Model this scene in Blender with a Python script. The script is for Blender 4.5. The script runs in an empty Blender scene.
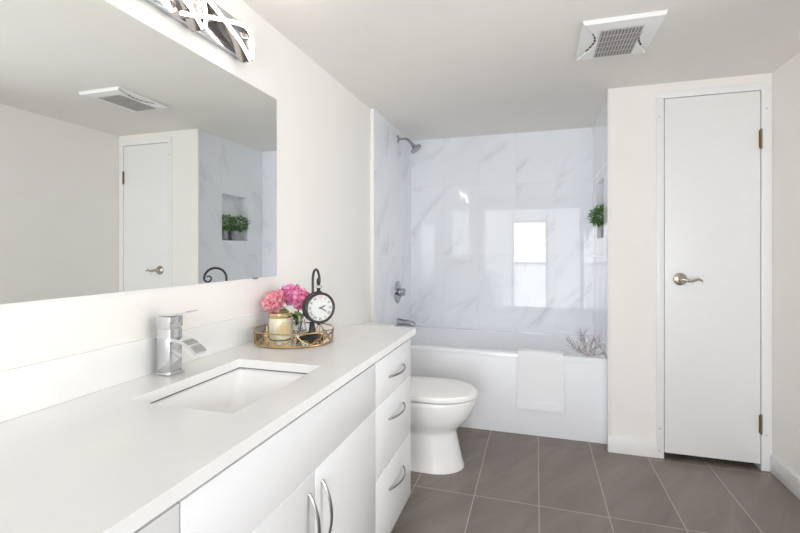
import bpy, bmesh, math, random
from mathutils import Vector, Matrix
random.seed(7)
PI = math.pi
S = bpy.context.scene
COL = S.collection

# ------------------------------------------------------------------ camera
cam_d = bpy.data.cameras.new('camera')
cam_d.sensor_fit = 'HORIZONTAL'
cam_d.sensor_width = 36.0
cam_d.lens = 443.9 / 800 * 36.0
cam_d.shift_y = -17.4 / 800
cam_d.clip_start = 0.02
cam = bpy.data.objects.new('camera', cam_d)
COL.objects.link(cam)
cam.location = (1.105, 0.0, 1.2367)
cam.rotation_euler = (PI / 2, 0, 0.2981)
S.camera = cam

# ------------------------------------------------------------------ world, light, exposure
W = bpy.data.worlds.new('daylight')
S.world = W
W.use_nodes = True
wn, wl = W.node_tree.nodes, W.node_tree.links
bg = wn['Background']
bg.inputs['Color'].default_value = (0.86, 0.93, 1.0, 1)
bg.inputs['Strength'].default_value = 1.0
S.view_settings.view_transform = 'Standard'
S.view_settings.look = 'None'
S.view_settings.gamma = 1.0
S.view_settings.use_curve_mapping = False
S.view_settings.exposure = 0.98
LED_POWER = 15.0
DAY_RADIANCE = 4.1
YREAR = -1.30
SIDE_FILL_POWER = 9.0


def area_light(name, loc, rot, sx, sy, power, color):
    d = bpy.data.lights.new(name, 'AREA')
    d.shape = 'RECTANGLE'
    d.size, d.size_y = sx, sy
    d.energy = power
    d.color = color
    o = bpy.data.objects.new(name, d)
    COL.objects.link(o)
    o.location, o.rotation_euler = loc, rot
    return o


# daylight through the glazed door behind the camera; both sidelights are added fill
DAY_COL = (0.965, 0.98, 1.0)
for nm, x0, x1, z0, z1, rad in (('left_sidelight', 0.10, 0.64, 0.10, 2.02, 0.48), ('right_sidelight', 1.32, 2.26, 0.10, 2.02, 0.46),
                                ('upper_glass', 0.68, 1.28, 0.98, 1.76, 2.1), ('lower_glass', 0.68, 1.28, 0.10, 0.94, 1.35), ('transom', 0.68, 1.28, 1.80, 2.02, 0.48)):
    area_light('daylight_through_' + nm, ((x0 + x1) / 2, YREAR - 0.10, (z0 + z1) / 2), (PI / 2, 0, 0), x1 - x0, z1 - z0,
               DAY_RADIANCE * rad * PI * (x1 - x0) * (z1 - z0), DAY_COL)
# fill light at an unseen window added in the right hand wall
area_light('daylight_through_side_window', (2.475, 1.36, 1.40), (0, PI / 2, 0), 1.16, 1.10, SIDE_FILL_POWER, (1.0, 0.98, 0.955))

try:
    S.cycles.diffuse_bounces = 8
    S.cycles.max_bounces = 14
    S.cycles.glossy_bounces = 6
    S.cycles.transparent_max_bounces = 12
    S.cycles.caustics_reflective = False
    S.cycles.caustics_refractive = False
except Exception:
    pass

# ------------------------------------------------------------------ materials


class N:
    """tiny node helper"""

    def __init__(self, name):
        self.m = bpy.data.materials.new(name)
        self.m.use_nodes = True
        self.t = self.m.node_tree
        self.b = self.t.nodes['Principled BSDF']

    def new(self, typ, **kw):
        n = self.t.nodes.new(typ)
        for k, v in kw.items():
            setattr(n, k, v)
        return n

    def put(self, sock, v):
        if hasattr(v, 'is_output') or hasattr(v, 'links'):
            self.t.links.new(v, sock)
        else:
            sock.default_value = v

    def math(self, op, a, b=0.0, c=None):
        n = self.new('ShaderNodeMath', operation=op)
        self.put(n.inputs[0], a)
        self.put(n.inputs[1], b)
        if c is not None:
            self.put(n.inputs[2], c)
        return n.outputs[0]

    def comb(self, x, y, z=0.0):
        n = self.new('ShaderNodeCombineXYZ')
        for i, v in enumerate((x, y, z)):
            self.put(n.inputs[i], v)
        return n.outputs[0]

    def noise(self, vec, scale, detail=4, rough=0.5, dist=0.0):
        n = self.new('ShaderNodeTexNoise')
        self.put(n.inputs['Vector'], vec)
        n.inputs['Scale'].default_value = scale
        n.inputs['Detail'].default_value = detail
        n.inputs['Roughness'].default_value = rough
        n.inputs['Distortion'].default_value = dist
        return n.outputs['Fac']

    def ramp(self, fac, stops):
        n = self.new('ShaderNodeValToRGB')
        self.put(n.inputs[0], fac)
        e = n.color_ramp.elements
        while len(e) < len(stops):
            e.new(0.5)
        for q, (p, c) in zip(e, stops):
            q.position = p
            q.color = (*c, 1) if len(c) == 3 else c
        return n.outputs[0]

    def mix(self, f, a, b):
        n = self.new('ShaderNodeMix', data_type='RGBA')
        self.put(n.inputs[0], f)
        self.put(n.inputs[6], a if hasattr(a, 'links') else (*a, 1))
        self.put(n.inputs[7], b if hasattr(b, 'links') else (*b, 1))
        return n.outputs[2]

    def obj(self):
        n = self.new('ShaderNodeTexCoord')
        return n.outputs['Object']

    def sep(self, v):
        n = self.new('ShaderNodeSeparateXYZ')
        self.t.links.new(v, n.inputs[0])
        return n.outputs

    def bump(self, h, strength, dist=0.002):
        n = self.new('ShaderNodeBump')
        n.inputs['Strength'].default_value = strength
        n.inputs['Distance'].default_value = dist
        self.put(n.inputs['Height'], h)
        self.t.links.new(n.outputs[0], self.b.inputs['Normal'])


def mat(name, col, rough=0.5, metal=0.0, var=0.03, vscale=25.0, coat=0.0, bump=0.0, spec=0.5):
    n = N(name)
    b = n.b
    f = n.noise(n.obj(), vscale, 3)
    lo = tuple(max(0, c * (1 - var)) for c in col)
    hi = tuple(min(1, c * (1 + var)) for c in col)
    n.put(b.inputs['Base Color'], n.ramp(f, [(0.3, lo), (0.7, hi)]))
    b.inputs['Roughness'].default_value = rough
    b.inputs['Metallic'].default_value = metal
    b.inputs['Specular IOR Level'].default_value = spec
    b.inputs['Coat Weight'].default_value = coat
    if bump:
        n.bump(n.noise(n.obj(), vscale * 6, 3), bump)
    return n.m


def emit(name, col, strength):
    n = N(name)
    n.b.inputs['Base Color'].default_value = (0.9, 0.9, 0.9, 1)
    n.b.inputs['Emission Color'].default_value = (*col, 1)
    n.b.inputs['Emission Strength'].default_value = strength
    return n.m


def marble(name, ua, u0, v0, ang, seed, pu=0.31, pv=0.61):
    n = N(name)
    s = n.sep(n.obj())
    u, v = s[ua], s[2]
    fu = n.math('DIVIDE', n.math('SUBTRACT', u, u0), pu)
    fv = n.math('DIVIDE', n.math('SUBTRACT', v, v0), pv)
    iu, iv = n.math('FLOOR', fu), n.math('FLOOR', fv)
    wn_ = n.new('ShaderNodeTexWhiteNoise', noise_dimensions='3D')
    n.put(wn_.inputs['Vector'], n.comb(iu, iv, seed))
    r = n.sep(wn_.outputs['Color'])
    ca, sa = math.cos(ang), math.sin(ang)
    a = n.math('ADD', n.math('MULTIPLY', u, ca), n.math('MULTIPLY', v, sa))
    b = n.math('ADD', n.math('MULTIPLY', u, -sa), n.math('MULTIPLY', v, ca))
    a = n.math('ADD', a, n.math('MULTIPLY', r[0], 9.0))
    b = n.math('ADD', b, n.math('MULTIPLY', r[1], 9.0))
    vec = n.comb(n.math('MULTIPLY', a, 0.40), n.math('MULTIPLY', b, 1.9), r[2])
    f1 = n.noise(vec, 1.7, 5, 0.55, 0.35)
    ridge = n.math('ABSOLUTE', n.math('SUBTRACT', f1, 0.5))
    v1 = n.ramp(ridge, [(0.0, (1, 1, 1)), (0.014, (0.42,) * 3), (0.06, (0, 0, 0))])
    mask = n.ramp(n.noise(n.comb(a, n.math('MULTIPLY', b, 1.6), 3.0), 2.6, 3), [(0.44, (0, 0, 0)), (0.66, (1, 1, 1))])
    cloud = n.ramp(n.noise(vec, 1.4, 4), [(0.45, (0, 0, 0)), (0.8, (1, 1, 1))])
    fac = n.math('MULTIPLY', n.math('MULTIPLY', v1, mask), 0.44)
    fac = n.math('ADD', fac, n.math('MULTIPLY', cloud, 0.10))
    col = n.mix(fac, (0.88, 0.90, 0.935), (0.49, 0.50, 0.53))
    # grout
    du = n.math('MULTIPLY', n.math('SUBTRACT', 0.5, n.math('ABSOLUTE', n.math('SUBTRACT', n.math('FRACT', fu), 0.5))), pu)
    dv = n.math('MULTIPLY', n.math('SUBTRACT', 0.5, n.math('ABSOLUTE', n.math('SUBTRACT', n.math('FRACT', fv), 0.5))), pv)
    g = n.math('LESS_THAN', n.math('MINIMUM', du, dv), 0.0016)
    col = n.mix(g, col, (0.80, 0.80, 0.81))
    n.put(n.b.inputs['Base Color'], col)
    n.put(n.b.inputs['Roughness'], n.math('ADD', n.math('MULTIPLY', g, 0.3), 0.035))
    n.b.inputs['Specular IOR Level'].default_value = 0.33
    # slight unevenness from tile to tile
    n.bump(n.noise(n.obj(), 2.5, 1), 0.05, 0.004)
    return n.m


def floor_tile():
    n = N('grey_porcelain_floor_tile')
    s = n.sep(n.obj())
    u, v = s[0], s[1]
    pu, pv = 0.31, 0.69
    fu = n.math('DIVIDE', n.math('SUBTRACT', u, 0.187), pu)
    fv = n.math('DIVIDE', n.math('SUBTRACT', v, 2.24), pv)
    keep = n.math('MAXIMUM', n.math('LESS_THAN', v, 2.6), n.math('GREATER_THAN', u, 1.742))
    wn_ = n.new('ShaderNodeTexWhiteNoise', noise_dimensions='3D')
    n.put(wn_.inputs['Vector'], n.comb(n.math('FLOOR', fu), n.math('FLOOR', fv), 2.0))
    r = n.sep(wn_.outputs['Color'])
    ang = 1.05
    a = n.math('ADD', n.math('MULTIPLY', u, math.cos(ang)), n.math('MULTIPLY', v, math.sin(ang)))
    b = n.math('ADD', n.math('MULTIPLY', u, -math.sin(ang)), n.math('MULTIPLY', v, math.cos(ang)))
    a = n.math('ADD', a, n.math('MULTIPLY', r[0], 7.0))
    b = n.math('ADD', b, n.math('MULTIPLY', r[1], 7.0))
    vec = n.comb(n.math('MULTIPLY', a, 0.5), n.math('MULTIPLY', b, 2.4), r[2])
    f = n.noise(vec, 2.6, 6, 0.62, 0.5)
    base = n.ramp(f, [(0.30, (0.160, 0.131, 0.112)), (0.5, (0.212, 0.177, 0.154)), (0.70, (0.270, 0.230, 0.203))])
    fine = n.noise(n.obj(), 160, 3)
    base = n.mix(n.math('MULTIPLY', fine, 0.25), base, (0.205, 0.172, 0.152))
    du = n.math('MULTIPLY', n.math('SUBTRACT', 0.5, n.math('ABSOLUTE', n.math('SUBTRACT', n.math('FRACT', fu), 0.5))), pu)
    dv = n.math('MULTIPLY', n.math('SUBTRACT', 0.5, n.math('ABSOLUTE', n.math('SUBTRACT', n.math('FRACT', fv), 0.5))), pv)
    dv = n.math('ADD', dv, n.math('SUBTRACT', 1.0, keep))
    g = n.math('LESS_THAN', n.math('MINIMUM', du, dv), 0.0022)
    col = n.mix(g, base, (0.50, 0.44, 0.38))
    n.put(n.b.inputs['Base Color'], col)
    n.put(n.b.inputs['Roughness'], n.math('ADD', n.math('MULTIPLY', g, 0.4), 0.36))
    return n.m


def quartz():
    n = N('white_quartz')
    f = n.noise(n.obj(), 320, 2)
    f2 = n.noise(n.obj(), 9, 3)
    base = n.ramp(f2, [(0.3, (0.83, 0.828, 0.815)), (0.7, (0.86, 0.857, 0.845))])
    sp = n.ramp(f, [(0.66, (0, 0, 0)), (0.74, (1, 1, 1))])
    n.put(n.b.inputs['Base Color'], n.mix(n.math('MULTIPLY', sp, 0.35), base, (0.62, 0.61, 0.58)))
    n.b.inputs['Roughness'].default_value = 0.22
    return n.m


def glass_pane():
    n = N('window_glass')
    out = n.t.nodes['Material Output']
    tr = n.new('ShaderNodeBsdfTransparent')
    gl = n.new('ShaderNodeBsdfGlossy')
    gl.inputs['Roughness'].default_value = 0.02
    fr = n.new('ShaderNodeFresnel')
    mx = n.new('ShaderNodeMixShader')
    n.t.links.new(fr.outputs[0], mx.inputs[0])
    n.t.links.new(tr.outputs[0], mx.inputs[1])
    n.t.links.new(gl.outputs[0], mx.inputs[2])
    n.t.links.new(mx.outputs[0], out.inputs['Surface'])
    return n.m


def clear_glass():
    n = N('clear_glass')
    n.b.inputs['Transmission Weight'].default_value = 1.0
    n.b.inputs['Roughness'].default_value = 0.02
    n.b.inputs['IOR'].default_value = 1.45
    n.b.inputs['Base Color'].default_value = (0.97, 0.98, 0.97, 1)
    return n.m


def petal_mat(name, c0, c1):
    n = N(name)
    f = n.noise(n.obj(), 75, 3)
    n.put(n.b.inputs['Base Color'], n.ramp(f, [(0.36, c0), (0.62, c1)]))
    n.b.inputs['Roughness'].default_value = 0.6
    n.b.inputs['Subsurface Weight'].default_value = 0.15
    n.b.inputs['Subsurface Radius'].default_value = (0.01, 0.005, 0.005)
    return n.m


def leaf_mat(name, c0, c1, sc=60):
    n = N(name)
    f = n.noise(n.obj(), sc, 2)
    n.put(n.b.inputs['Base Color'], n.ramp(f, [(0.35, c0), (0.65, c1)]))
    n.b.inputs['Roughness'].default_value = 0.45
    return n.m


M_wall = mat('warm_white_wall_paint', (0.885, 0.865, 0.83), 0.6, var=0.008, vscale=6, bump=0.03)
M_ceil = mat('ceiling_paint', (0.81, 0.785, 0.745), 0.75, var=0.01, vscale=5, bump=0.04)
M_trim = mat('white_trim_paint', (0.87, 0.87, 0.87), 0.35, var=0.008)
M_door = mat('white_door_paint', (0.86, 0.86, 0.86), 0.4, var=0.008)
M_seal = mat('grey_sealant', (0.16, 0.155, 0.15), 0.6)
M_scap = mat('screw_cap_grey', (0.62, 0.62, 0.62), 0.4)
M_floor = floor_tile()
M_mback = marble('marble_wall_tile_back', 0, 0.012, -0.037, 0.80, 3.0)
M_mleft = marble('marble_wall_tile_left', 1, 2.940, -0.037, 0.9, 11.0)
M_mright = marble('marble_wall_tile_right', 1, 2.964, -0.037, 2.3, 23.0)
M_quartz = quartz()
M_lacq = mat('white_lacquer', (0.79, 0.79, 0.795), 0.28, var=0.006)
M_carc = mat('cabinet_carcass', (0.62, 0.62, 0.62), 0.5, var=0.01)
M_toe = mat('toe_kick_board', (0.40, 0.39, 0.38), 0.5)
M_porc = mat('white_porcelain', (0.90, 0.895, 0.89), 0.10, var=0.004, coat=0.3)
M_seat = mat('white_seat_plastic', (0.90, 0.89, 0.87), 0.22, var=0.004)
M_tub = mat('white_tub_acrylic', (0.90, 0.915, 0.945), 0.16, var=0.004)
M_apron = mat('white_tub_apron', (0.90, 0.915, 0.945), 0.42, var=0.004)
M_chrome = mat('polished_chrome', (0.70, 0.71, 0.73), 0.07, 1.0, var=0.02)
M_satchr = mat('chrome_shower_finish', (0.42, 0.43, 0.45), 0.14, 1.0, var=0.02)
M_nickel = mat('satin_nickel', (0.38, 0.355, 0.33), 0.30, 1.0, var=0.03)
M_bnick = mat('aged_nickel', (0.50, 0.45, 0.39), 0.26, 1.0, var=0.04)
M_brass = mat('brass_hinge', (0.27, 0.18, 0.10), 0.4, 1.0, var=0.06)
M_gold = mat('gold_wire', (0.56, 0.39, 0.19), 0.30, 1.0, var=0.05)
M_goldlid = mat('gold_lid', (0.80, 0.62, 0.36), 0.24, 1.0, var=0.04)
M_black = mat('black_painted_iron', (0.030, 0.028, 0.028), 0.45, var=0.2)
M_face = mat('clock_face_enamel', (0.66, 0.66, 0.64), 0.5, var=0.02)
M_ink = mat('black_ink', (0.02, 0.02, 0.02), 0.6)
M_redink = mat('faded_red_ink', (0.62, 0.25, 0.22), 0.6)
M_cream = mat('cream_wax_glass', (0.83, 0.76, 0.55), 0.25, var=0.02)
M_cream2 = mat('cream_embossed_label', (0.74, 0.58, 0.30), 0.4, var=0.03)
M_traymirror = mat('tray_mirror', (0.72, 0.70, 0.66), 0.06, 1.0, var=0.02)
M_pinkA = petal_mat('coral_pink_petals', (0.80, 0.16, 0.24), (0.95, 0.62, 0.66))
M_pinkB = petal_mat('bright_pink_petals', (0.70, 0.07, 0.32), (0.94, 0.52, 0.74))
M_pinkC = petal_mat('hot_pink_petals', (0.68, 0.06, 0.28), (0.94, 0.48, 0.66))
M_stem = leaf_mat('stem_green', (0.07, 0.16, 0.04), (0.13, 0.24, 0.07))
M_leaf = leaf_mat('peony_leaf', (0.08, 0.17, 0.03), (0.28, 0.36, 0.10), 30)
M_boxw = leaf_mat('boxwood_leaf', (0.035, 0.12, 0.02), (0.14, 0.33, 0.06), 45)
M_pot = mat('grey_glazed_pot', (0.30, 0.31, 0.32), 0.22, var=0.45, vscale=40)
M_soil = mat('potting_soil', (0.05, 0.035, 0.025), 0.9, var=0.4, vscale=120)
M_twig = mat('silvered_twig', (0.44, 0.39, 0.39), 0.6, var=0.25, vscale=60)
M_bud = mat('white_bud', (0.80, 0.76, 0.77), 0.6, var=0.05)
M_towel = mat('white_terry_cotton', (0.93, 0.94, 0.965), 0.95, var=0.015, vscale=90, bump=0.5)
M_grille = mat('vent_grille_grey', (0.25, 0.235, 0.23), 0.5)
M_ventw = mat('white_vent_plastic', (0.86, 0.86, 0.86), 0.35, var=0.005)
M_dark = mat('dark_void', (0.03, 0.03, 0.03), 0.8)
M_led = emit('led_diffuser', (1.0, 0.93, 0.85), LED_POWER)
M_plate = mat('brushed_plate_chrome', (0.62, 0.65, 0.69), 0.18, 1.0, var=0.02)
M_ribbon = mat('ribbon_chrome', (0.50, 0.46, 0.44), 0.14, 1.0, var=0.05)
M_mirror = mat('mirror_silver', (0.91, 0.93, 0.905), 0.0, 1.0, var=0.0)
M_medge = mat('mirror_edge', (0.30, 0.33, 0.32), 0.2, 0.4)
M_glasspane = glass_pane()
M_glass = clear_glass()
M_out = mat('balcony_wall_paint', (0.7, 0.72, 0.74), 0.8)

# ------------------------------------------------------------------ mesh helpers


def nb():
    return bmesh.new()


def box(bm, x0, x1, y0, y1, z0, z1, bev=0.0, seg=2):
    t = bmesh.new()
    bmesh.ops.create_cube(t, size=1.0)
    for v in t.verts:
        v.co = Vector(((x0 + x1) / 2 + v.co.x * (x1 - x0), (y0 + y1) / 2 + v.co.y * (y1 - y0), (z0 + z1) / 2 + v.co.z * (z1 - z0)))
    if bev:
        bmesh.ops.bevel(t, geom=list(t.edges), offset=bev, segments=seg, profile=0.5, affect='EDGES')
    join(bm, t)


def join(bm, t, mtx=None):
    vm = {}
    for v in t.verts:
        vm[v] = bm.verts.new(mtx @ v.co if mtx else v.co)
    for f in t.faces:
        try:
            g = bm.faces.new([vm[v] for v in f.verts])
            g.material_index = f.material_index
        except ValueError:
            pass
    t.free()


def frame_of(d):
    d = d.normalized()
    up = Vector((0, 0, 1)) if abs(d.z) < 0.95 else Vector((1, 0, 0))
    a = up.cross(d).normalized()
    return a, d.cross(a)


def rings(bm, rs, closed_u=True, cap=True, loop=False):
    vs = [[bm.verts.new(p) for p in r] for r in rs]
    n = len(vs[0])
    m = len(vs)
    for i in range(m if loop else m - 1):
        A, B = vs[i], vs[(i + 1) % m]
        for j in range(n if closed_u else n - 1):
            k = (j + 1) % n
            bm.faces.new((A[j], A[k], B[k], B[j]))
    if cap and not loop:
        bm.faces.new(list(reversed(vs[0])))
        bm.faces.new(vs[-1])
    return vs


def tube(bm, pts, r, seg=10, loop=False, cap=True):
    pts = [Vector(p) for p in pts]
    n = len(pts)
    rad = r if isinstance(r, (list, tuple)) else [r] * n
    rs = []
    a = None
    for i, p in enumerate(pts):
        if loop:
            d = (pts[(i + 1) % n] - pts[i - 1]).normalized()
        else:
            d = (pts[min(i + 1, n - 1)] - pts[max(i - 1, 0)]).normalized()
        if a is None:
            a, b = frame_of(d)
        else:
            a = (a - d * a.dot(d)).normalized()
            b = d.cross(a)
        rs.append([p + (a * math.cos(t) + b * math.sin(t)) * rad[i] for t in [2 * PI * k / seg for k in range(seg)]])
    rings(bm, rs, True, cap, loop)


def cyl(bm, p0, p1, r0, r1=None, seg=24):
    tube(bm, [p0, p1], [r0, r0 if r1 is None else r1], seg)


def lathe(bm, prof, base=(0, 0, 0), axis=(0, 0, 1), seg=32, cap=True):
    base, ax = Vector(base), Vector(axis).normalized()
    a, b = frame_of(ax)
    rs = []
    for r, h in prof:
        r = max(r, 1e-4)
        rs.append([base + ax * h + (a * math.cos(t) + b * math.sin(t)) * r for t in [2 * PI * k / seg for k in range(seg)]])
    rings(bm, rs, True, cap)


def sphere(bm, c, r, u=12, v=8, sc=(1, 1, 1)):
    t = bmesh.new()
    bmesh.ops.create_uvsphere(t, u_segments=u, v_segments=v, radius=r)
    join(bm, t, Matrix.Translation(Vector(c)) @ Matrix.Diagonal((*sc, 1)))


def rrect(x0, x1, y0, y1, r, z, n=6):
    out = []
    for cx, cy, a0 in ((x1 - r, y1 - r, 0), (x0 + r, y1 - r, PI / 2), (x0 + r, y0 + r, PI), (x1 - r, y0 + r, 1.5 * PI)):
        for k in range(n + 1):
            t = a0 + PI / 2 * k / n
            out.append(Vector((cx + r * math.cos(t), cy + r * math.sin(t), z)))
    return out


def grid_slab(bm, us, vs, holes, w0, w1, to):
    """rectangular slab with rectangular holes: cells of the us x vs grid, extruded from w0 to w1"""
    nu, nv = len(us) - 1, len(vs) - 1
    solid = lambda i, j: 0 <= i < nu and 0 <= j < nv and (i, j) not in holes
    cache = {}

    def V(i, j, k):
        key = (i, j, k)
        if key not in cache:
            cache[key] = bm.verts.new(to(us[i], vs[j], (w0, w1)[k]))
        return cache[key]
    for i in range(nu):
        for j in range(nv):
            if not solid(i, j):
                continue
            bm.faces.new((V(i, j, 0), V(i, j + 1, 0), V(i + 1, j + 1, 0), V(i + 1, j, 0)))
            bm.faces.new((V(i, j, 1), V(i + 1, j, 1), V(i + 1, j + 1, 1), V(i, j + 1, 1)))
            for di, dj, e in ((-1, 0, ((i, j), (i, j + 1))), (1, 0, ((i + 1, j), (i + 1, j + 1))), (0, -1, ((i, j), (i + 1, j))), (0, 1, ((i, j + 1), (i + 1, j + 1)))):
                if not solid(i + di, j + dj):
                    (a, b), (c, d) = e
                    bm.faces.new((V(a, b, 0), V(a, b, 1), V(c, d, 1), V(c, d, 0)))


def band(bm, pts, wdir, w0, w1, th):
    """ribbon along pts; wdir is the width direction, th the thickness across it"""
    wdir = Vector(wdir)
    pts = [Vector(p) for p in pts]
    rs = []
    for i, p in enumerate(pts):
        d = (pts[min(i + 1, len(pts) - 1)] - pts[max(i - 1, 0)]).normalized()
        nrm = d.cross(wdir).normalized()
        rs.append([p + wdir * w0 + nrm * th / 2, p + wdir * w1 + nrm * th / 2, p + wdir * w1 - nrm * th / 2, p + wdir * w0 - nrm * th / 2])
    rings(bm, rs)


def text_mesh(bm, body, size, mtx, depth=0.0004):
    cu = bpy.data.curves.new('lettering', 'FONT')
    cu.body = body
    cu.size = size
    cu.align_x = 'CENTER'
    cu.align_y = 'CENTER'
    cu.extrude = depth
    o = bpy.data.objects.new('lettering', cu)
    COL.objects.link(o)
    bpy.context.view_layer.update()
    me = bpy.data.meshes.new_from_object(o.evaluated_get(bpy.context.evaluated_depsgraph_get()))
    bpy.data.objects.remove(o)
    bpy.data.curves.remove(cu)
    t = bmesh.new()
    t.from_mesh(me)
    bpy.data.meshes.remove(me)
    join(bm, t, mtx)


def world_loc(o):
    v = Vector((0, 0, 0))
    while o:
        v += o.location
        o = o.parent
    return v


def obj(name, bm, m, parent=None, smooth=35, origin=None):
    bmesh.ops.recalc_face_normals(bm, faces=list(bm.faces))
    off = world_loc(parent) if parent else Vector((0, 0, 0))
    o_loc = Vector(origin) - off if origin is not None else Vector((0, 0, 0))
    for v in bm.verts:
        v.co -= off + o_loc
    me = bpy.data.meshes.new(name)
    bm.to_mesh(me)
    bm.free()
    for q in (m if isinstance(m, (list, tuple)) else [m]):
        me.materials.append(q)
    if smooth:
        for p in me.polygons:
            p.use_smooth = True
        me.set_sharp_from_angle(angle=math.radians(smooth))
    o = bpy.data.objects.new(name, me)
    COL.objects.link(o)
    if parent:
        o.parent = parent
    o.location = o_loc
    return o


def tag(o, label, cat, group=None):
    o['label'] = label
    o['category'] = cat
    if group:
        o['group'] = group
    return o


def thing(name, label, cat, loc, group=None):
    o = bpy.data.objects.new(name, None)
    o.empty_display_size = 0.05
    COL.objects.link(o)
    o.location = loc
    return tag(o, label, cat, group)


def struct(name, bm, m, parent=None, smooth=0):
    o = obj(name, bm, m, parent, smooth)
    if not parent:
        o['kind'] = 'structure'
    return o


def sbox(name, m, *a, bev=0.0, parent=None):
    bm = nb()
    box(bm, *a, bev=bev)
    return struct(name, bm, m, parent, 35 if bev else 0)


# ------------------------------------------------------------------ room shell
H = 2.217
XL, XR = -0.004, 2.3575
YC, YB, YR = 2.968, 3.874, -1.30
XA0, XA1 = 0.020, 1.540

sbox('floor', M_floor, XL - 0.1, XR + 0.1, YR - 0.1, YB + 0.1, -0.08, 0.0)
sbox('ceiling', M_ceil, XL - 0.1, XR + 0.1, YR - 0.1, YB + 0.1, H, H + 0.08)
sbox('wall_left', M_wall, XL - 0.1, XL, YR - 0.1, YB + 0.1, 0.0, H)
bm = nb()
grid_slab(bm, [YR - 0.1, 0.76, 1.96, YB + 0.1], [0.0, 0.78, 2.02, H], {(1, 1)}, XR, XR + 0.1, lambda u, v, w: Vector((w, u, v)))
struct('wall_right', bm, M_wall)
bm = nb()
for a in ((0.76, 0.80, 0.78, 2.02), (1.92, 1.96, 0.78, 2.02), (0.80, 1.92, 0.78, 0.82), (0.80, 1.92, 1.98, 2.02), (1.34, 1.38, 0.82, 1.98)):
    box(bm, XR + 0.045, XR + 0.09, a[0], a[1], a[2], a[3])
fill_win = struct('window_2', bm, M_trim)  # unseen window, added to carry the side fill light
bm = nb()
box(bm, XR + 0.065, XR + 0.070, 0.80, 1.34, 0.82, 1.98)
box(bm, XR + 0.065, XR + 0.070, 1.38, 1.92, 0.82, 1.98)
struct('pane', bm, M_glasspane, fill_win)
sbox('wall_back', M_mback, XL, XR, YB, YB + 0.1, 0.0, H)
sbox('wall_alcove_left', M_mleft, XL, XA0, 2.915, YB, 0.0, H)
# niche wall of the tub alcove
bm = nb()
grid_slab(bm, [2.985, 3.274, 3.642, YB], [0.0, 1.315, 1.727, H], {(1, 1)}, XA1, XA1 + 0.10, lambda u, v, w: Vector((w, u, v)))
box(bm, XA1 + 0.10, XA1 + 0.12, 2.985, YB, 0.0, H)
struct('wall_alcove_right', bm, M_mright)
# closet front with the door opening
bm = nb()
grid_slab(bm, [1.5425, 1.818, 2.312, XR], [0.0, 2.134, H], {(1, 0)}, YC, YC + 0.09, lambda u, v, w: Vector((u, w, v)))
struct('wall_closet', bm, M_wall)
# rear wall behind the camera: balcony door opening, widened by sidelights added for fill
bm = nb()
grid_slab(bm, [XL, 0.06, 2.30, XR], [0.0, 0.06, 2.06, H], {(1, 1)}, YR - 0.08, YR, lambda u, v, w: Vector((u, w, v)))
struct('wall_rear', bm, M_wall)
bm = nb()
for a in ((0.06, 0.10, 0.06, 2.06), (2.26, 2.30, 0.06, 2.06), (0.64, 0.68, 0.10, 2.02), (1.28, 1.32, 0.10, 2.02), (0.10, 2.26, 0.06, 0.10), (0.10, 2.26, 2.02, 2.06), (0.68, 1.28, 0.94, 0.98), (0.68, 1.28, 1.76, 1.80)):
    box(bm, a[0], a[1], YR - 0.065, YR - 0.02, a[2], a[3])
win = struct('window_1', bm, M_trim)
for x0, x1, z0, z1 in ((0.10, 0.64, 0.10, 2.02), (1.32, 2.26, 0.10, 2.02), (0.68, 1.28, 0.98, 1.76), (0.68, 1.28, 0.10, 0.94), (0.68, 1.28, 1.80, 2.02)):
    bm = nb()
    box(bm, x0, x1, YR - 0.045, YR - 0.040, z0, z1)
    struct('pane', bm, M_glasspane, win)

# tile edge trims
sbox('trim_1', M_wall, 1.522, 1.5425, YC - 0.003, 2.985, 0.0, H, bev=0.002)
sbox('trim_2', M_wall, XL, XA0 + 0.002, 2.903, 2.915, 0.0, H, bev=0.002)
# baseboards
sbox('baseboard_closet', M_trim, 1.5215, 1.786, YC - 0.013, YC - 0.0032, 0.0, 0.094, bev=0.003)
sbox('baseboard_right', M_trim, XR - 0.013, XR, YR, YC - 0.010, 0.0, 0.100, bev=0.003)
# door casing
bm = nb()
box(bm, 1.786, 1.825, YC - 0.008, YC, 0.0, 2.130, 0.0015)
box(bm, 2.306, 2.350, YC - 0.008, YC, 0.0, 2.130, 0.0015)
box(bm, 1.786, 2.350, YC - 0.008, YC, 2.1262, 2.170, 0.0015)
box(bm, 1.8185, 1.825, YC, YC + 0.09, 0.0, 2.1262)
box(bm, 2.306, 2.3115, YC, YC + 0.09, 0.0, 2.1262)
box(bm, 1.825, 2.306, YC, YC + 0.09, 2.1262, 2.1335)
casing = struct('trim_3', bm, M_trim, None, 35)
for x, z in ((1.799, 0.045), (1.803, 0.175), (1.800, 2.02), (2.330, 0.20), (2.330, 2.02)):
    bm = nb()
    lathe(bm, [(0.0055, 0.0), (0.005, 0.001)], (x, YC - 0.008, z), (0, -1, 0), 14)
    obj('screw_cap', bm, M_scap, casing)

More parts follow.
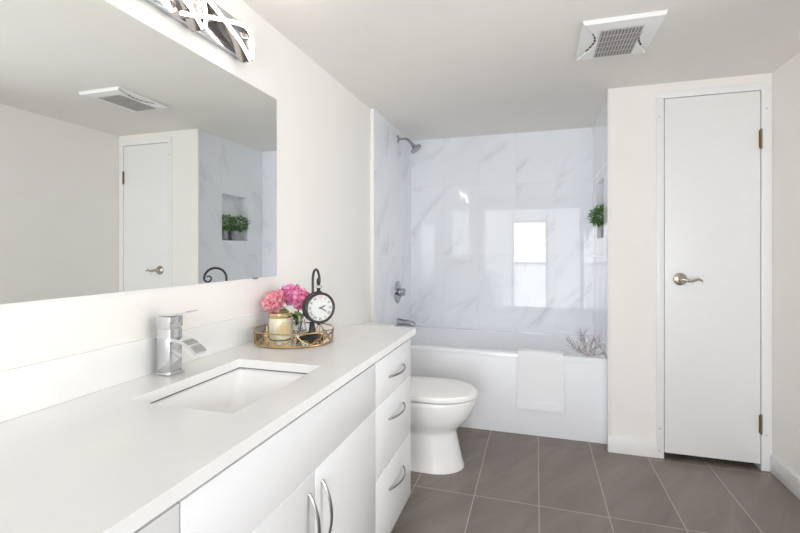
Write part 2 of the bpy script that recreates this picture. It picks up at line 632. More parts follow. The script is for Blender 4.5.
# closet door
bm = nb()
box(bm, 1.8290, 2.3025, YC - 0.004, YC + 0.031, 0.036, 2.1225, 0.0015)
door = struct('door_1', bm, M_door, None, 35)
for z in (1.852, 0.258):
    bm = nb()
    cyl(bm, (2.3043, YC - 0.0095, z - 0.050), (2.3043, YC - 0.0095, z + 0.050), 0.0055, seg=14)
    for k in (-0.052, 0.052):
        sphere(bm, (2.3043, YC - 0.0095, z + k), 0.0055)
    box(bm, 2.2945, 2.3025, YC - 0.0065, YC - 0.004, z - 0.05, z + 0.05)
    obj('hinge', bm, M_brass, door)
bm = nb()
lathe(bm, [(0.036, 0.0), (0.037, 0.004), (0.034, 0.009), (0.024, 0.013), (0.014, 0.016), (0.0125, 0.045), (0.010, 0.05)], (1.908, YC - 0.004, 1.061), (0, -1, 0))
hd = obj('door_handle', bm, M_bnick, door)
bm = nb()
lp = [(1.903, -0.050, 1.061), (1.918, -0.055, 1.061), (1.938, -0.058, 1.055), (1.958, -0.058, 1.053), (1.974, -0.057, 1.060), (1.988, -0.055, 1.064), (2.000, -0.052, 1.060), (2.010, -0.048, 1.051)]
tube(bm, [(x, YC + y, z) for x, y, z in lp], [0.009, 0.010, 0.0085, 0.0075, 0.007, 0.0068, 0.006, 0.004], 12)
obj('lever', bm, M_bnick, hd)

# ------------------------------------------------------------------ vanity
FX = 0.548          # front face of the doors and drawers
ZT, ZB = 0.822, 0.104


def shell(name, y0, y1, parent, gaps=()):
    bm = nb()
    box(bm, XL + 0.002, 0.526, y0, y0 + 0.018, 0.104, 0.833)
    box(bm, XL + 0.002, 0.526, y1 - 0.018, y1, 0.104, 0.833)
    box(bm, XL + 0.002, 0.526, y0 + 0.018, y1 - 0.018, 0.104, 0.122)
    box(bm, XL + 0.002, XL + 0.014, y0 + 0.018, y1 - 0.018, 0.122, 0.833)
    box(bm, 0.500, 0.526, y0 + 0.018, y1 - 0.018, 0.640, 0.668)
    for a in gaps:
        box(bm, 0.5262, 0.5455, *a)
    obj(name, bm, M_lacq, parent, 0)
    bm = nb()
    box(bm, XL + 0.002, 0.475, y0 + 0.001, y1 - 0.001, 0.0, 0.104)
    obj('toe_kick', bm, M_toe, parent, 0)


def front(name, y0, y1, z0, z1, parent):
    bm = nb()
    box(bm, 0.5265, FX, y0, y1, z0, z1, 0.0022, 2)
    return obj(name, bm, M_lacq, parent)


def bow(y0, z0, y1, z1, parent, wid=0.0048):
    """bow pull between two feet on a front"""
    bm = nb()
    A, B = Vector((FX, y0, z0)), Vector((FX, y1, z1))
    d = (B - A).normalized()
    n = 22
    rs = []
    for i in range(n + 1):
        t = i / n
        x = 0.004 + 0.028 * math.sin(PI * t) ** 0.75
        p = A.lerp(B, t) + Vector((x - 0.004, 0, 0))
        t2 = min(1, t + 0.01)
        t1 = max(0, t - 0.01)
        dp = A.lerp(B, t2) - A.lerp(B, t1) + Vector((0.028 * (math.sin(PI * t2) ** 0.75 - max(0, math.sin(PI * t1)) ** 0.75), 0, 0))
        dp.normalize()
        side = Vector((1, 0, 0)).cross(d).normalized()
        nr = side.cross(dp).normalized()
        w = wid * (0.8 + 0.2 * math.sin(PI * t))
        h = 0.0032
        rs.append([p + side * (w * math.cos(q)) + nr * (h * math.sin(q)) + Vector((h * 0.5, 0, 0)) for q in [2 * PI * k / 10 for k in range(10)]])
    rings(bm, rs)
    return obj('handle', bm, M_nickel, parent)


Z1, Z2 = 0.655, 0.388
cab_label = {
    'far': 'white vanity drawer unit with three curved nickel pulls beside the toilet',
    'near': 'white vanity drawer unit at the near left end, only its top front corner in view',
}
for key, y0, y1 in (('far', 1.515, 1.985), ('near', 0.118, 0.589)):
    t = thing('drawer_cabinet', cab_label[key], 'cabinet', (0.27, (y0 + y1) / 2, 0.0))
    g = 0.0015
    shell('body', y0, y1, t, [(y0 + g, y1 - g, zz - g + 0.0002, zz + g - 0.0002) for zz in (Z1, Z2)])
    yc = (y0 + y1) / 2 + 0.01
    for z0, z1, hz in ((Z1 + g, ZT, 0.733), (Z2 + g, Z1 - g, 0.566), (ZB, Z2 - g, 0.288)):
        d = front('drawer', y0 + g, y1 - g, z0, z1, t)
        bow(yc - 0.10, hz, yc + 0.10, hz, d)
t = thing('sink_cabinet', 'white vanity sink unit with two doors and a plain panel below the basin', 'cabinet', (0.27, 1.052, 0.0))
shell('body', 0.5895, 1.5145, t, [(0.591, 1.513, Z1 - 0.0013, Z1 + 0.0013), (1.0507, 1.0533, ZB, Z1 - 0.0015), (1.5132, 1.5148, ZB, ZT)])
front('front_panel', 0.591, 1.513, Z1 + 0.0015, ZT, t)
d = front('door', 0.591, 1.0505, ZB, Z1 - 0.0015, t)
bow(1.018, 0.425, 1.018, 0.610, d, 0.0062)
d = front('door', 1.0535, 1.513, ZB, Z1 - 0.0015, t)
bow(1.090, 0.425, 1.090, 0.610, d, 0.0062)

CX0, CX1, CY0, CY1 = 0.140, 0.448, 0.850, 1.285
t = thing('countertop', 'long white speckled quartz countertop along the mirror wall', 'countertop', (0.27, 1.06, 0.835))
bm = nb()
grid_slab(bm, [XL + 0.001, CX0, CX1, 0.559], [0.09, CY0, CY1, 2.032], {(1, 1)}, 0.835, 0.863, lambda u, v, w: Vector((u, v, w)))
ed = [e for e in bm.edges if len(e.link_faces) == 2 and e.calc_face_angle(0) > 1.0 and max(v.co.z for v in e.verts) > 0.85]
bmesh.ops.bevel(bm, geom=ed, offset=0.0015, segments=2, affect='EDGES')
obj('worktop', bm, M_quartz, t)
bm = nb()
box(bm, XL + 0.001, 0.006, 0.09, 2.032, 0.8635, 0.972, 0.0015)
obj('backsplash', bm, M_quartz, t)

# undermount basin
t = thing('sink_basin', 'white rectangular undermount basin set in the countertop', 'sink', (0.29, 1.05, 0.70))
bm = nb()
e = 0.006
r_in = [rrect(CX0 - e, CX1 + e, CY0 - e, CY1 + e, 0.025, 0.8305),
        rrect(CX0 + 0.002, CX1 - 0.002, CY0 + 0.004, CY1 - 0.004, 0.028, 0.815),
        rrect(CX0 + 0.014, CX1 - 0.014, CY0 + 0.030, CY1 - 0.030, 0.035, 0.740),
        rrect(CX0 + 0.030, CX1 - 0.030, CY0 + 0.060, CY1 - 0.060, 0.040, 0.722),
        rrect(0.285, 0.295, 1.045, 1.055, 0.004, 0.716)]
r_out = [rrect(CX0 - 0.03, CX1 + 0.03, CY0 - 0.03, CY1 + 0.03, 0.03, 0.8305),
         rrect(CX0 - 0.03, CX1 + 0.03, CY0 - 0.03, CY1 + 0.03, 0.03, 0.826),
         rrect(CX0 - 0.012, CX1 + 0.012, CY0 - 0.012, CY1 + 0.012, 0.03, 0.815),
         rrect(CX0 + 0.002, CX1 - 0.002, CY0 + 0.018, CY1 - 0.018, 0.04, 0.725),
         rrect(CX0 + 0.03, CX1 - 0.03, CY0 + 0.05, CY1 - 0.05, 0.04, 0.704)]
rings(bm, list(reversed(r_in)) + r_out)
obj('bowl', bm, M_porc, t, 50)
bm = nb()
e = 0.0015
rings(bm, [rrect(CX0 - e, CX1 + e, CY0 - e, CY1 + e, 0.004, z) for z in (0.8306, 0.8349)] + [rrect(CX0 - 0.02, CX1 + 0.02, CY0 - 0.02, CY1 + 0.02, 0.02, z) for z in (0.8349, 0.8306)], True, False, True)
obj('seal', bm, M_seal, t, 0)
bm = nb()
lathe(bm, [(0.026, 0.0), (0.026, 0.003), (0.021, 0.005), (0.018, 0.003)], (0.29, 1.05, 0.7175))
obj('drain', bm, M_chrome, t)

# faucet
FXc, FYc = 0.050, 1.073
t = thing('faucet', 'square chrome single lever waterfall faucet behind the basin', 'faucet', (FXc, FYc, 0.8635))
bm = nb()
box(bm, FXc - 0.029, FXc + 0.029, FYc - 0.029, FYc + 0.029, 0.8635, 0.871, 0.001)
obj('base_plate', bm, M_chrome, t)
bm = nb()
box(bm, FXc - 0.024, FXc + 0.024, FYc - 0.024, FYc + 0.024, 0.871, 1.000, 0.0012)
obj('column', bm, M_chrome, t)
bm = nb()
box(bm, FXc - 0.0255, FXc + 0.0255, FYc - 0.0255, FYc + 0.0255, 1.003, 1.036, 0.0015)
box(bm, FXc - 0.021, FXc + 0.021, FYc - 0.021, FYc + 0.021, 0.999, 1.004)
hb = obj('handle_block', bm, M_chrome, t)
bm = nb()
pts = [Vector((FXc - 0.02, 0, 1.0385)), Vector((FXc + 0.03, 0, 1.0405)), Vector((FXc + 0.058, 0, 1.046)), Vector((FXc + 0.084, 0, 1.054))]
band(bm, [p + Vector((0, FYc, 0)) for p in pts], (0, 1, 0), -0.021, 0.021, 0.004)
obj('lever', bm, M_chrome, hb, 20)
bm = nb()
sp = []
for k in range(13):
    u = k / 12
    sp.append((FXc + 0.0235 + 0.090 * u, FYc, 0.968 + 0.004 * u - 0.040 * u ** 2.2))
band(bm, sp, (0, 1, 0), -0.0225, 0.0225, 0.010)
obj('spout', bm, M_chrome, t, 25)

# mirror
t = thing('mirror', 'large frameless wall mirror above the countertop', 'mirror', (XL, 0.94, 1.118))
bm = nb()
box(bm, XL + 0.001, 0.0, 0.16, 1.727, 1.118, 1.902)
bm.faces.ensure_lookup_table()
for f in bm.faces:
    f.normal_update()
    f.material_index = 0 if abs(f.normal.x) > 0.9 else 1
obj('mirror_glass', bm, [M_mirror, M_medge], t, 0)
bm = nb()
box(bm, XL + 0.001, 0.0045, 1.555, 1.582, 1.1145, 1.1178, 0.001)
box(bm, 0.0005, 0.0045, 1.555, 1.582, 1.1145, 1.1200, 0.001)
obj('clip', bm, M_nickel, t)

# vanity light
LY0, LY1, LZ = 0.62, 1.500, 2.010
t = thing('vanity_light', 'chrome wall light of crossing led ribbons above the mirror', 'light', (XL, 1.17, 1.965))
bm = nb()
box(bm, XL + 0.001, 0.020, LY0, LY1, 1.972, 2.108, 0.003)
obj('backplate', bm, M_plate, t)
for yy in (0.76, 0.98, 1.185):
    bm = nb()
    cyl(bm, (0.020, yy, LZ), (0.036, yy, LZ), 0.009)
    obj('standoff', bm, M_chrome, t)


def smooth(ctrl, n=8):
    """Catmull-Rom through control points"""
    P = [Vector(p) for p in ctrl]
    P = [P[0] * 2 - P[1]] + P + [P[-1] * 2 - P[-2]]
    out = []
    for i in range(1, len(P) - 2):
        for k in range(n):
            u = k / n
            a0, a1, a2, a3 = P[i - 1], P[i], P[i + 1], P[i + 2]
            out.append(0.5 * (a1 * 2 + (a2 - a0) * u + (a0 * 2 - a1 * 5 + a2 * 4 - a3) * u * u + (a1 * 3 - a0 - a2 * 3 + a3) * u ** 3))
    return out + [P[-2]]


for s0 in (1.095, 0.845, 0.595):
    rise = [(0.0, 1.956), (0.05, 1.974), (0.105, 1.998), (0.208, 2.035), (0.285, 2.060), (0.325, 2.064), (0.348, 2.048), (0.357, 2.010), (0.357, 1.957)]
    fall = [(0.060, 2.070), (0.120, 2.066), (0.180, 2.048), (0.235, 2.025), (0.295, 2.000), (0.330, 1.976), (0.354, 1.955)]
    for ctrl, x0, w in ((rise, 0.032, 0.040), (fall, 0.022, 0.044)):
        pts = smooth([(x0, s0 + y, z) for y, z in ctrl])
        bm = nb()
        band(bm, pts, (1, 0, 0), 0.0, w - 0.005, 0.0105)
        rb = obj('light_ribbon', bm, M_ribbon, t, 30)
        bm = nb()
        band(bm, pts[1:-1], (1, 0, 0), w - 0.0052, w, 0.0100)
        obj('led_strip', bm, M_led, rb, 30)

# ------------------------------------------------------------------ ceiling vent
t = thing('ceiling_vent', 'white square exhaust vent with a grey slatted grille on the ceiling', 'vent', (1.45, 2.24, H - 0.03))
vx0, vx1, vy0, vy1 = 1.296, 1.620, 2.054, 2.432
gx0, gx1, gy0, gy1 = 1.378, 1.548, 2.125, 2.410
vc = (vx0 + vx1) / 2
bm = nb()
box(bm, vx0, vx1, vy0, vy1, H - 0.009, H - 0.0005, 0.002)
obj('base_plate', bm, M_ventw, t)
n = 20
side = []
for i in range(n + 1):
    u = i / n
    side.append((0.004 + 0.070 * (1 - abs(2 * u - 1) ** 1.6), vy0 + 0.002 + (vy1 - vy0 - 0.004) * u))
loop = [(vx0 + b_, y) for b_, y in side] + [(vx1 - b_, y) for b_, y in reversed(side)]
bm = nb()   # raised cover, its two sides curved inwards
rings(bm, [[Vector((x, y, H - 0.0092)) for x, y in loop], [Vector((x, y, H - 0.017)) for x, y in loop],
           [Vector((vc + (x - vc) * 0.97, 2.242 + (y - 2.242) * 0.985, H - 0.020)) for x, y in loop]])
obj('cover', bm, M_ventw, t)
bm = nb()
box(bm, gx0, gx1, gy0, gy1, H - 0.0212, H - 0.0195)
gr = obj('grille', bm, M_grille, t)
bm = nb()
for k in range(13):
    x = gx0 + 0.004 + (gx1 - gx0 - 0.008) * k / 12
    box(bm, x - 0.0022, x + 0.0022, gy0, gy1, H - 0.0245, H - 0.021)
for k in range(6):
    y = gy0 + 0.003 + (gy1 - gy0 - 0.006) * k / 5
    box(bm, gx0, gx1, y - 0.0012, y + 0.0012, H - 0.0235, H - 0.021)
obj('slats', bm, mat('grille_slat_grey', (0.56, 0.53, 0.52), 0.5), gr, 0)
for sgn, sx in ((1, vx0), (-1, vx1)):
    for k in range(6):
        q = []
        for u in (0.30 + k * 0.085, 0.30 + k * 0.085 + 0.062):
            b_ = 0.004 + 0.070 * (1 - abs(2 * u - 1) ** 1.6)
            q.append((sx + sgn * (b_ - 0.0085), sx + sgn * (b_ - 0.001), vy0 + 0.002 + (vy1 - vy0 - 0.004) * u))
        bm = nb()
        rings(bm, [[Vector((q[0][0], q[0][2], z)), Vector((q[0][1], q[0][2], z)), Vector((q[1][1], q[1][2], z)), Vector((q[1][0], q[1][2], z))] for z in (H - 0.0104, H - 0.0091)])
        obj('air_slot', bm, M_dark, t, 0)

# ------------------------------------------------------------------ bathtub and alcove fittings
TY0, TZ = 3.071, 0.540
t = thing('bathtub', 'white alcove bathtub with a flat front apron', 'bathtub', (0.78, 3.47, 0.0))
bm = nb()
x0, x1, y0, y1 = XA0 + 0.001, XA1 - 0.001, TY0, YB - 0.001
rr = [rrect(x0, x1, y0, y1, 0.006, TZ - 0.03, 4), rrect(x0, x1, y0, y1, 0.006, TZ - 0.006, 4), rrect(x0 + 0.004, x1 - 0.004, y0 + 0.004, y1 - 0.004, 0.006, TZ, 4),
      rrect(x0 + 0.07, x1 - 0.07, y0 + 0.068, y1 - 0.05, 0.09, TZ, 4), rrect(x0 + 0.078, x1 - 0.078, y0 + 0.076, y1 - 0.058, 0.09, TZ - 0.008, 4),
      rrect(x0 + 0.10, x1 - 0.14, y0 + 0.10, y1 - 0.085, 0.10, 0.26, 4), rrect(x0 + 0.13, x1 - 0.22, y0 + 0.13, y1 - 0.11, 0.10, 0.16, 4), rrect(x0 + 0.2, x1 - 0.3, y0 + 0.2, y1 - 0.2, 0.1, 0.145, 4)]
out = [rrect(x0 + 0.005, x1 - 0.005, y0 + 0.03, y1 - 0.004, 0.006, TZ - 0.03, 4), rrect(x0 + 0.05, x1 - 0.05, y0 + 0.06, y1 - 0.03, 0.08, 0.10, 4)]
rings(bm, list(reversed(out)) + rr)
obj('basin', bm, M_tub, t, 40)
bm = nb()
box(bm, x0, x1, TY0 + 0.004, TY0 + 0.028, 0.0, TZ - 0.028, 0.002)
obj('apron', bm, M_apron, t)

# shower head
SY = 3.470
t = thing('overhead_shower', 'chrome shower head on a bent arm high on the tiled wall', 'shower', (XA0, SY, 2.137))
bm = nb()
lathe(bm, [(0.034, 0), (0.033, 0.004), (0.022, 0.012), (0.012, 0.016)], (XA0, SY, 2.137), (1, 0, 0))
obj('flange', bm, M_satchr, t)
bm = nb()
tube(bm, [(XA0, SY, 2.137), (0.07, SY, 2.137), (0.092, SY, 2.134), (0.112, SY, 2.122), (0.128, SY, 2.104), (0.150, SY, 2.078)], 0.0105, 12)
obj('arm', bm, M_satchr, t)
bm = nb()
dn = Vector((0.62, 0, -0.78))
lathe(bm, [(0.011, 0.0), (0.016, 0.006), (0.018, 0.016), (0.015, 0.022), (0.022, 0.028), (0.046, 0.044), (0.050, 0.050), (0.050, 0.058), (0.046, 0.060)], Vector((0.142, SY, 2.087)), dn)
hd = obj('head', bm, M_satchr, t)
bm = nb()
lathe(bm, [(0.040, 0.0602), (0.040, 0.0615)], Vector((0.142, SY, 2.087)), dn)
obj('spray_face', bm, mat('spray_face_grey', (0.35, 0.36, 0.38), 0.35, 0.6), hd)

t = thing('shower_valve', 'round chrome shower valve with a lever handle on the tiled wall', 'valve', (XA0, SY, 0.886))
bm = nb()
lathe(bm, [(0.092, 0), (0.091, 0.005), (0.070, 0.012), (0.040, 0.014)], (XA0, SY, 0.886), (1, 0, 0), 40)
obj('escutcheon', bm, M_satchr, t)
bm = nb()
lathe(bm, [(0.034, 0.012), (0.032, 0.035), (0.030, 0.060), (0.022, 0.066)], (XA0, SY, 0.886), (1, 0, 0), 28)
tube(bm, [(XA0 + 0.045, SY, 0.886), (XA0 + 0.05, SY - 0.05, 0.874), (XA0 + 0.055, SY - 0.092, 0.866)], [0.013, 0.011, 0.008], 12)
obj('handle', bm, M_satchr, t)

t = thing('tub_spout', 'chrome tub spout on the tiled wall above the tub end', 'spout', (XA0, SY, 0.635))
bm = nb()
rs = []
for x, zc, hy, hz in ((0.0, 0.640, 0.032, 0.032), (0.012, 0.640, 0.031, 0.031), (0.05, 0.638, 0.029, 0.028), (0.10, 0.634, 0.027, 0.025), (0.136, 0.629, 0.026, 0.022), (0.146, 0.627, 0.020, 0.016)):
    rs.append([Vector((XA0 + x, SY + hy * math.cos(q), zc + hz * math.sin(q))) for q in [2 * PI * k / 20 for k in range(20)]])
rings(bm, rs)
obj('spout_body', bm, M_satchr, t)

# towel hung over the front rim
bm = nb()
th = 0.016
rs = []
nx = 14
prof_o = [(3.042, 0.182), (3.043, 0.26), (3.045, 0.38), (3.048, 0.48), (3.0515, 0.535), (3.056, 0.552), (3.066, 0.5615), (3.085, 0.564), (3.12, 0.5635), (3.146, 0.561), (3.160, 0.553), (3.167, 0.535), (3.170, 0.48), (3.173, 0.40)]
for i in range(nx + 1):
    u = i / nx
    x = 0.984 + 0.290 * u
    edge = 0.004 * (math.exp(-u * 14) + math.exp(-(1 - u) * 14))
    outer, inner = [], []
    for k, (y, z) in enumerate(prof_o):
        w = 0.0018 * math.sin(7 * u + k * 0.7) + 0.001 * math.sin(17 * u + 1.3 * k)
        zz = z + (0.002 * math.sin(5 * u) if k == 0 else 0)
        p = Vector((x + 0.003 * math.sin(k * 0.9) * (1 if u > 0.5 else -1) * abs(2 * u - 1), y, zz))
        a = Vector((0, *prof_o[max(k - 1, 0)]))
        b = Vector((0, *prof_o[min(k + 1, len(prof_o) - 1)]))
        d = (b - a).normalized()
        nrm = Vector((0, -d.z, d.y))
        outer.append(p + nrm * (w - edge * 0.5))
        inner.append(p - nrm * (th - 0.002 - edge * 0.5))
    rs.append(outer + list(reversed(inner)))
rings(bm, rs)
tw = obj('bath_towel', bm, M_towel, None, 60, origin=(1.129, 3.07, 0.18))
tag(tw, 'folded white towel draped over the front rim of the bathtub', 'towel')
bm = nb()
for zz in (0.222, 0.232):
    box(bm, 0.9855, 1.2725, 3.0405, 3.0450, zz, zz + 0.003)
obj('hem_band', bm, M_towel, tw)

# dry branch on the tub rim
random.seed(5)
bt = thing('twig_branch', 'bare silvery twig sprig with pale buds on the right corner of the tub rim', 'branch', (1.425, 3.105, TZ))
bm_t, bm_b = nb(), nb()


def grow(p, d, L, r, lv):
    pts = [p]
    q = p.copy()
    dd = d.normalized()
    for k in range(4):
        dd = (dd + Vector((random.uniform(-.28, .28), random.uniform(-.18, .18), random.uniform(-.16, .2)))).normalized()
        q = q + dd * L / 4
        if q.z < TZ + 0.004:
            q.z = TZ + 0.004
        if q.x > 1.525:
            q.x = 1.525
        pts.append(q.copy())
    tube(bm_t, pts, [r, r * .9, r * .8, r * .7, r * .5], 6)
    for k, w in enumerate(pts[1:]):
        if lv > 0:
            for _ in range(3):
                nd = (dd + Vector((random.uniform(-1, 1), random.uniform(-.7, .7), random.uniform(-.5, .9)))).normalized()
                grow(w, nd, L * 0.5, r * 0.62, lv - 1)
        elif random.random() < 0.22:
            sphere(bm_b, w + Vector((random.uniform(-.003, .003), random.uniform(-.003, .003), .002)), random.uniform(0.0025, 0.0045), 6, 5, (1, 1, 1.3))


for d in ((-0.45, 0.05, 0.9), (-0.2, 0.1, 1.0), (0.1, -0.1, 1.0), (0.5, -0.05, 0.75), (0.9, 0.05, 0.5), (-0.8, 0.0, 0.55), (-0.95, -0.1, 0.25)):
    grow(Vector((1.425, 3.105, TZ + 0.004)), Vector(d), 0.125, 0.0034, 1)
for f in bm_b.faces:
    f.material_index = 1
join(bm_t, bm_b)
obj('twigs', bm_t, [M_twig, M_bud], bt)

# ------------------------------------------------------------------ toilet
TCY = 2.520
t = thing('toilet', 'white close coupled toilet with closed lid between vanity and bathtub', 'toilet', (0.42, TCY, 0.0))


def egg(xf, xb, b, z, n=40, pw=2.25, xm=None):
    """egg outline: front tip xf, back xb, half width b"""
    xm = xm if xm is not None else xf - b * 1.25
    out = []
    for k in range(n):
        q = 2 * PI * k / n
        c, s = math.cos(q), math.sin(q)
        a = (xf - xm) if c >= 0 else (xm - xb)
        pp = 2.0 if c >= 0 else 3.2
        out.append(Vector((xm + a * math.copysign(abs(c) ** (2 / pp), c), TCY + b * math.copysign(abs(s) ** (2 / pp), s), z)))
    return out


bm = nb()
prof = [(0.712, 0.15, 0.137, 0.0), (0.712, 0.15, 0.137, 0.012), (0.703, 0.155, 0.130, 0.03), (0.690, 0.16, 0.124, 0.09), (0.676, 0.17, 0.119, 0.15), (0.668, 0.17, 0.116, 0.195), (0.670, 0.165, 0.118, 0.210),
        (0.690, 0.15, 0.132, 0.232), (0.722, 0.12, 0.152, 0.262), (0.750, 0.08, 0.168, 0.300), (0.768, 0.05, 0.178, 0.340), (0.777, 0.03, 0.183, 0.375), (0.778, 0.03, 0.184, 0.392), (0.772, 0.035, 0.180, 0.398), (0.6, 0.1, 0.08, 0.398)]
rings(bm, [egg(xf, xb, b, z) for xf, xb, b, z in prof])
obj('bowl', bm, M_porc, t, 40)
bm = nb()
rings(bm, [egg(0.745, 0.26, 0.152, 0.3985), egg(0.747, 0.255, 0.154, 0.400), egg(0.747, 0.255, 0.154, 0.4055), egg(0.745, 0.26, 0.152, 0.4065), egg(0.6, 0.35, 0.08, 0.4065)])
obj('seat', bm, M_seat, t, 40)
bm = nb()
rings(bm, [egg(0.780, 0.25, 0.185, 0.4068), egg(0.787, 0.245, 0.190, 0.409), egg(0.789, 0.245, 0.192, 0.430), egg(0.784, 0.25, 0.188, 0.437), egg(0.75, 0.27, 0.165, 0.443), egg(0.65, 0.33, 0.09, 0.446), egg(0.56, 0.42, 0.02, 0.446)])
ld = obj('lid', bm, M_seat, t, 45)
for s_ in (-0.075, 0.075):
    bm = nb()
    cyl(bm, (0.245, TCY + s_ - 0.022, 0.428), (0.245, TCY + s_ + 0.022, 0.428), 0.012)
    obj('seat_hinge', bm, M_seat, t)
bm = nb()
rs = []
for z, ex in ((0.3985, -0.012), (0.41, -0.006), (0.55, 0.0), (0.712, 0.004)):
    rs.append(rrect(0.012 - ex * 0, 0.218 + ex, TCY - 0.202 - ex, TCY + 0.205 + ex, 0.035, z, 6))
rings(bm, rs)
obj('tank', bm, M_porc, t, 40)
bm = nb()
rs = [rrect(0.006, 0.232, TCY - 0.213, TCY + 0.216, 0.035, 0.7125), rrect(0.003, 0.236, TCY - 0.217, TCY + 0.220, 0.037, 0.718), rrect(0.003, 0.236, TCY - 0.217, TCY + 0.220, 0.037, 0.742), rrect(0.010, 0.229, TCY - 0.21, TCY + 0.213, 0.034, 0.750)]
rings(bm, rs)
obj('tank_lid', bm, M_porc, t, 40)
bm = nb()
cyl(bm, (0.222, TCY - 0.15, 0.66), (0.240, TCY - 0.15, 0.66), 0.011)
tube(bm, [(0.238, TCY - 0.15, 0.66), (0.243, TCY - 0.11, 0.657), (0.242, TCY - 0.07, 0.652)], [0.007, 0.006, 0.005])
obj('flush_lever', bm, M_chrome, t)

# ------------------------------------------------------------------ tray and what stands on it
RX = Vector((0.956, 0.294, 0))      # long axis of the oval
RY = Vector((-0.294, 0.956, 0))
TC = Vector((0.168, 1.592, 0))
TA, TB = 0.153, 0.138


def tr(ang, z, k=1.0):
    return TC + RX * (TA * k * math.cos(ang)) + RY * (TB * k * math.sin(ang)) + Vector((0, 0, z))


t = thing('tray', 'oval gold wire tray with a mirrored base on the countertop', 'tray', (TC.x, TC.y, 0.8635))
Zt0, Zt1 = 0.8635, 0.917
bm = nb()
rings(bm, [[tr(2 * PI * k / 64, Zt0 + 0.003, 0.985) for k in range(64)], [tr(2 * PI * k / 64, Zt0 + 0.0075, 0.985) for k in range(64)]])
obj('base', bm, M_traymirror, t)
bm = nb()
for z, r, kk in ((Zt0 + 0.0042, 0.0042, 1.0), (Zt1, 0.0028, 1.03)):
    tube(bm, [tr(2 * PI * k / 72, z, kk) for k in range(72)], r, 8, loop=True)
obj('rim', bm, M_gold, t)
bm = nb()
na = 8
for i in range(na):
    a0 = 2 * PI * (i + 0.3) / na
    a1 = a0 + 2 * PI / na
    # hanging arc, rising arc and upright of one panel
    tube(bm, [tr(a0 + (a1 - a0) * k / 12, Zt1 - (Zt1 - Zt0 - 0.012) * math.sin(PI * k / 12) ** 0.8, 1.03 - 0.03 * math.sin(PI * k / 12)) for k in range(13)], 0.0021, 6)
    tube(bm, [tr(a0 + (a1 - a0) * (0.5 + 0.5 * k / 12), Zt0 + 0.006 + 0.022 * math.sin(PI * k / 12), 1.005) for k in range(13)], 0.0017, 6)
    tube(bm, [tr(a0 + (a1 - a0) * (0.0 + 0.5 * k / 12), Zt0 + 0.006 + 0.022 * math.sin(PI * k / 12), 1.005) for k in range(13)], 0.0017, 6)
    tube(bm, [tr(a0, Zt0 + 0.004, 1.0), tr(a0, Zt1, 1.03)], 0.0021, 6)
obj('filigree', bm, M_gold, t)
ZTR = Zt0 + 0.0076

# candle
CC = Vector((0.104, 1.592, ZTR))
t = thing('candle_jar', 'cream candle jar with a gold lid on the tray below the peonies', 'candle', CC)
bm = nb()
lathe(bm, [(0.041, 0), (0.045, 0.003), (0.046, 0.012), (0.046, 0.082), (0.044, 0.088)], CC, seg=40)
obj('jar', bm, M_cream, t)
bm = nb()
lathe(bm, [(0.0475, 0.0885), (0.0485, 0.090), (0.0485, 0.103), (0.046, 0.106)], CC, seg=40)
obj('lid', bm, M_goldlid, t)
bm = nb()       # embossed round label, wrapped on the jar
face_dir = math.atan2(-1.56, 1.105 - 0.112) + 0.35
for rr_, ro in ((0.027, 0.0016), (0.021, 0.0009)):
    tube(bm, [CC + Vector((0.0465 * math.cos(face_dir + rr_ * math.cos(q) / 0.0465), 0.0465 * math.sin(face_dir + rr_ * math.cos(q) / 0.0465), 0.044 + rr_ * math.sin(q))) for q in [2 * PI * k / 40 for k in range(40)]], ro, 6, loop=True)
rs = []
for k in range(5):
    r2 = 0.018 * (1 - k / 4) + 0.001
    rs.append([CC + Vector(((0.0462 + 0.0006) * math.cos(face_dir + r2 * math.cos(q) / 0.0465), (0.0462 + 0.0006) * math.sin(face_dir + r2 * math.cos(q) / 0.0465), 0.044 + r2 * math.sin(q))) for q in [2 * PI * j / 28 for j in range(28)]])
rings(bm, rs)
obj('round_label', bm, M_cream2, t)

# glass vase
VC = Vector((0.146, 1.664, ZTR))
t = thing('glass_vase', 'small cut glass vase on the tray between candle jar and clock', 'vase', VC)
bm = nb()
sg = 12
outp = [(0.022, 0.0), (0.026, 0.004), (0.034, 0.026), (0.030, 0.050), (0.026, 0.060), (0.029, 0.068)]
inp = [(0.0265, 0.068), (0.0235, 0.060), (0.027, 0.050), (0.031, 0.028), (0.023, 0.008), (0.002, 0.007)]
lathe(bm, outp + inp, VC, seg=sg)
obj('vase_body', bm, M_glass, t, 5)


def petal(bm, base, out, up, L, Wd, cup, curl):
    """one cupped petal: grid 5 x 5"""
    side = out.cross(up).normalized()
    nu, nv = 5, 6
    g = []
    for j in range(nv + 1):
        v = j / nv
        row = []
        wv = Wd * (math.sin(PI * min(1, 0.12 + v * 0.80)) ** 0.7)
        ang = cup * v
        along = up * (L * math.sin(min(PI, (0.2 + v * 0.8) * 1.0 * PI / 2))) + out * (L * 0.55 * math.sin(PI * v * 0.9) * curl)
        for i in range(nu + 1):
            u = 2 * i / nu - 1
            ruffle = 0.0016 * math.sin(9 * u + 3 * L * 1000 + j) * v
            row.append(bm.verts.new(base + along + side * (u * wv) - out * ((u * u) * wv * cup) + out * ruffle + up * (-0.10 * L * u * u * v)))
        g.append(row)
    for j in range(nv):
        for i in range(nu):
            bm.faces.new((g[j][i], g[j][i + 1], g[j + 1][i + 1], g[j + 1][i]))


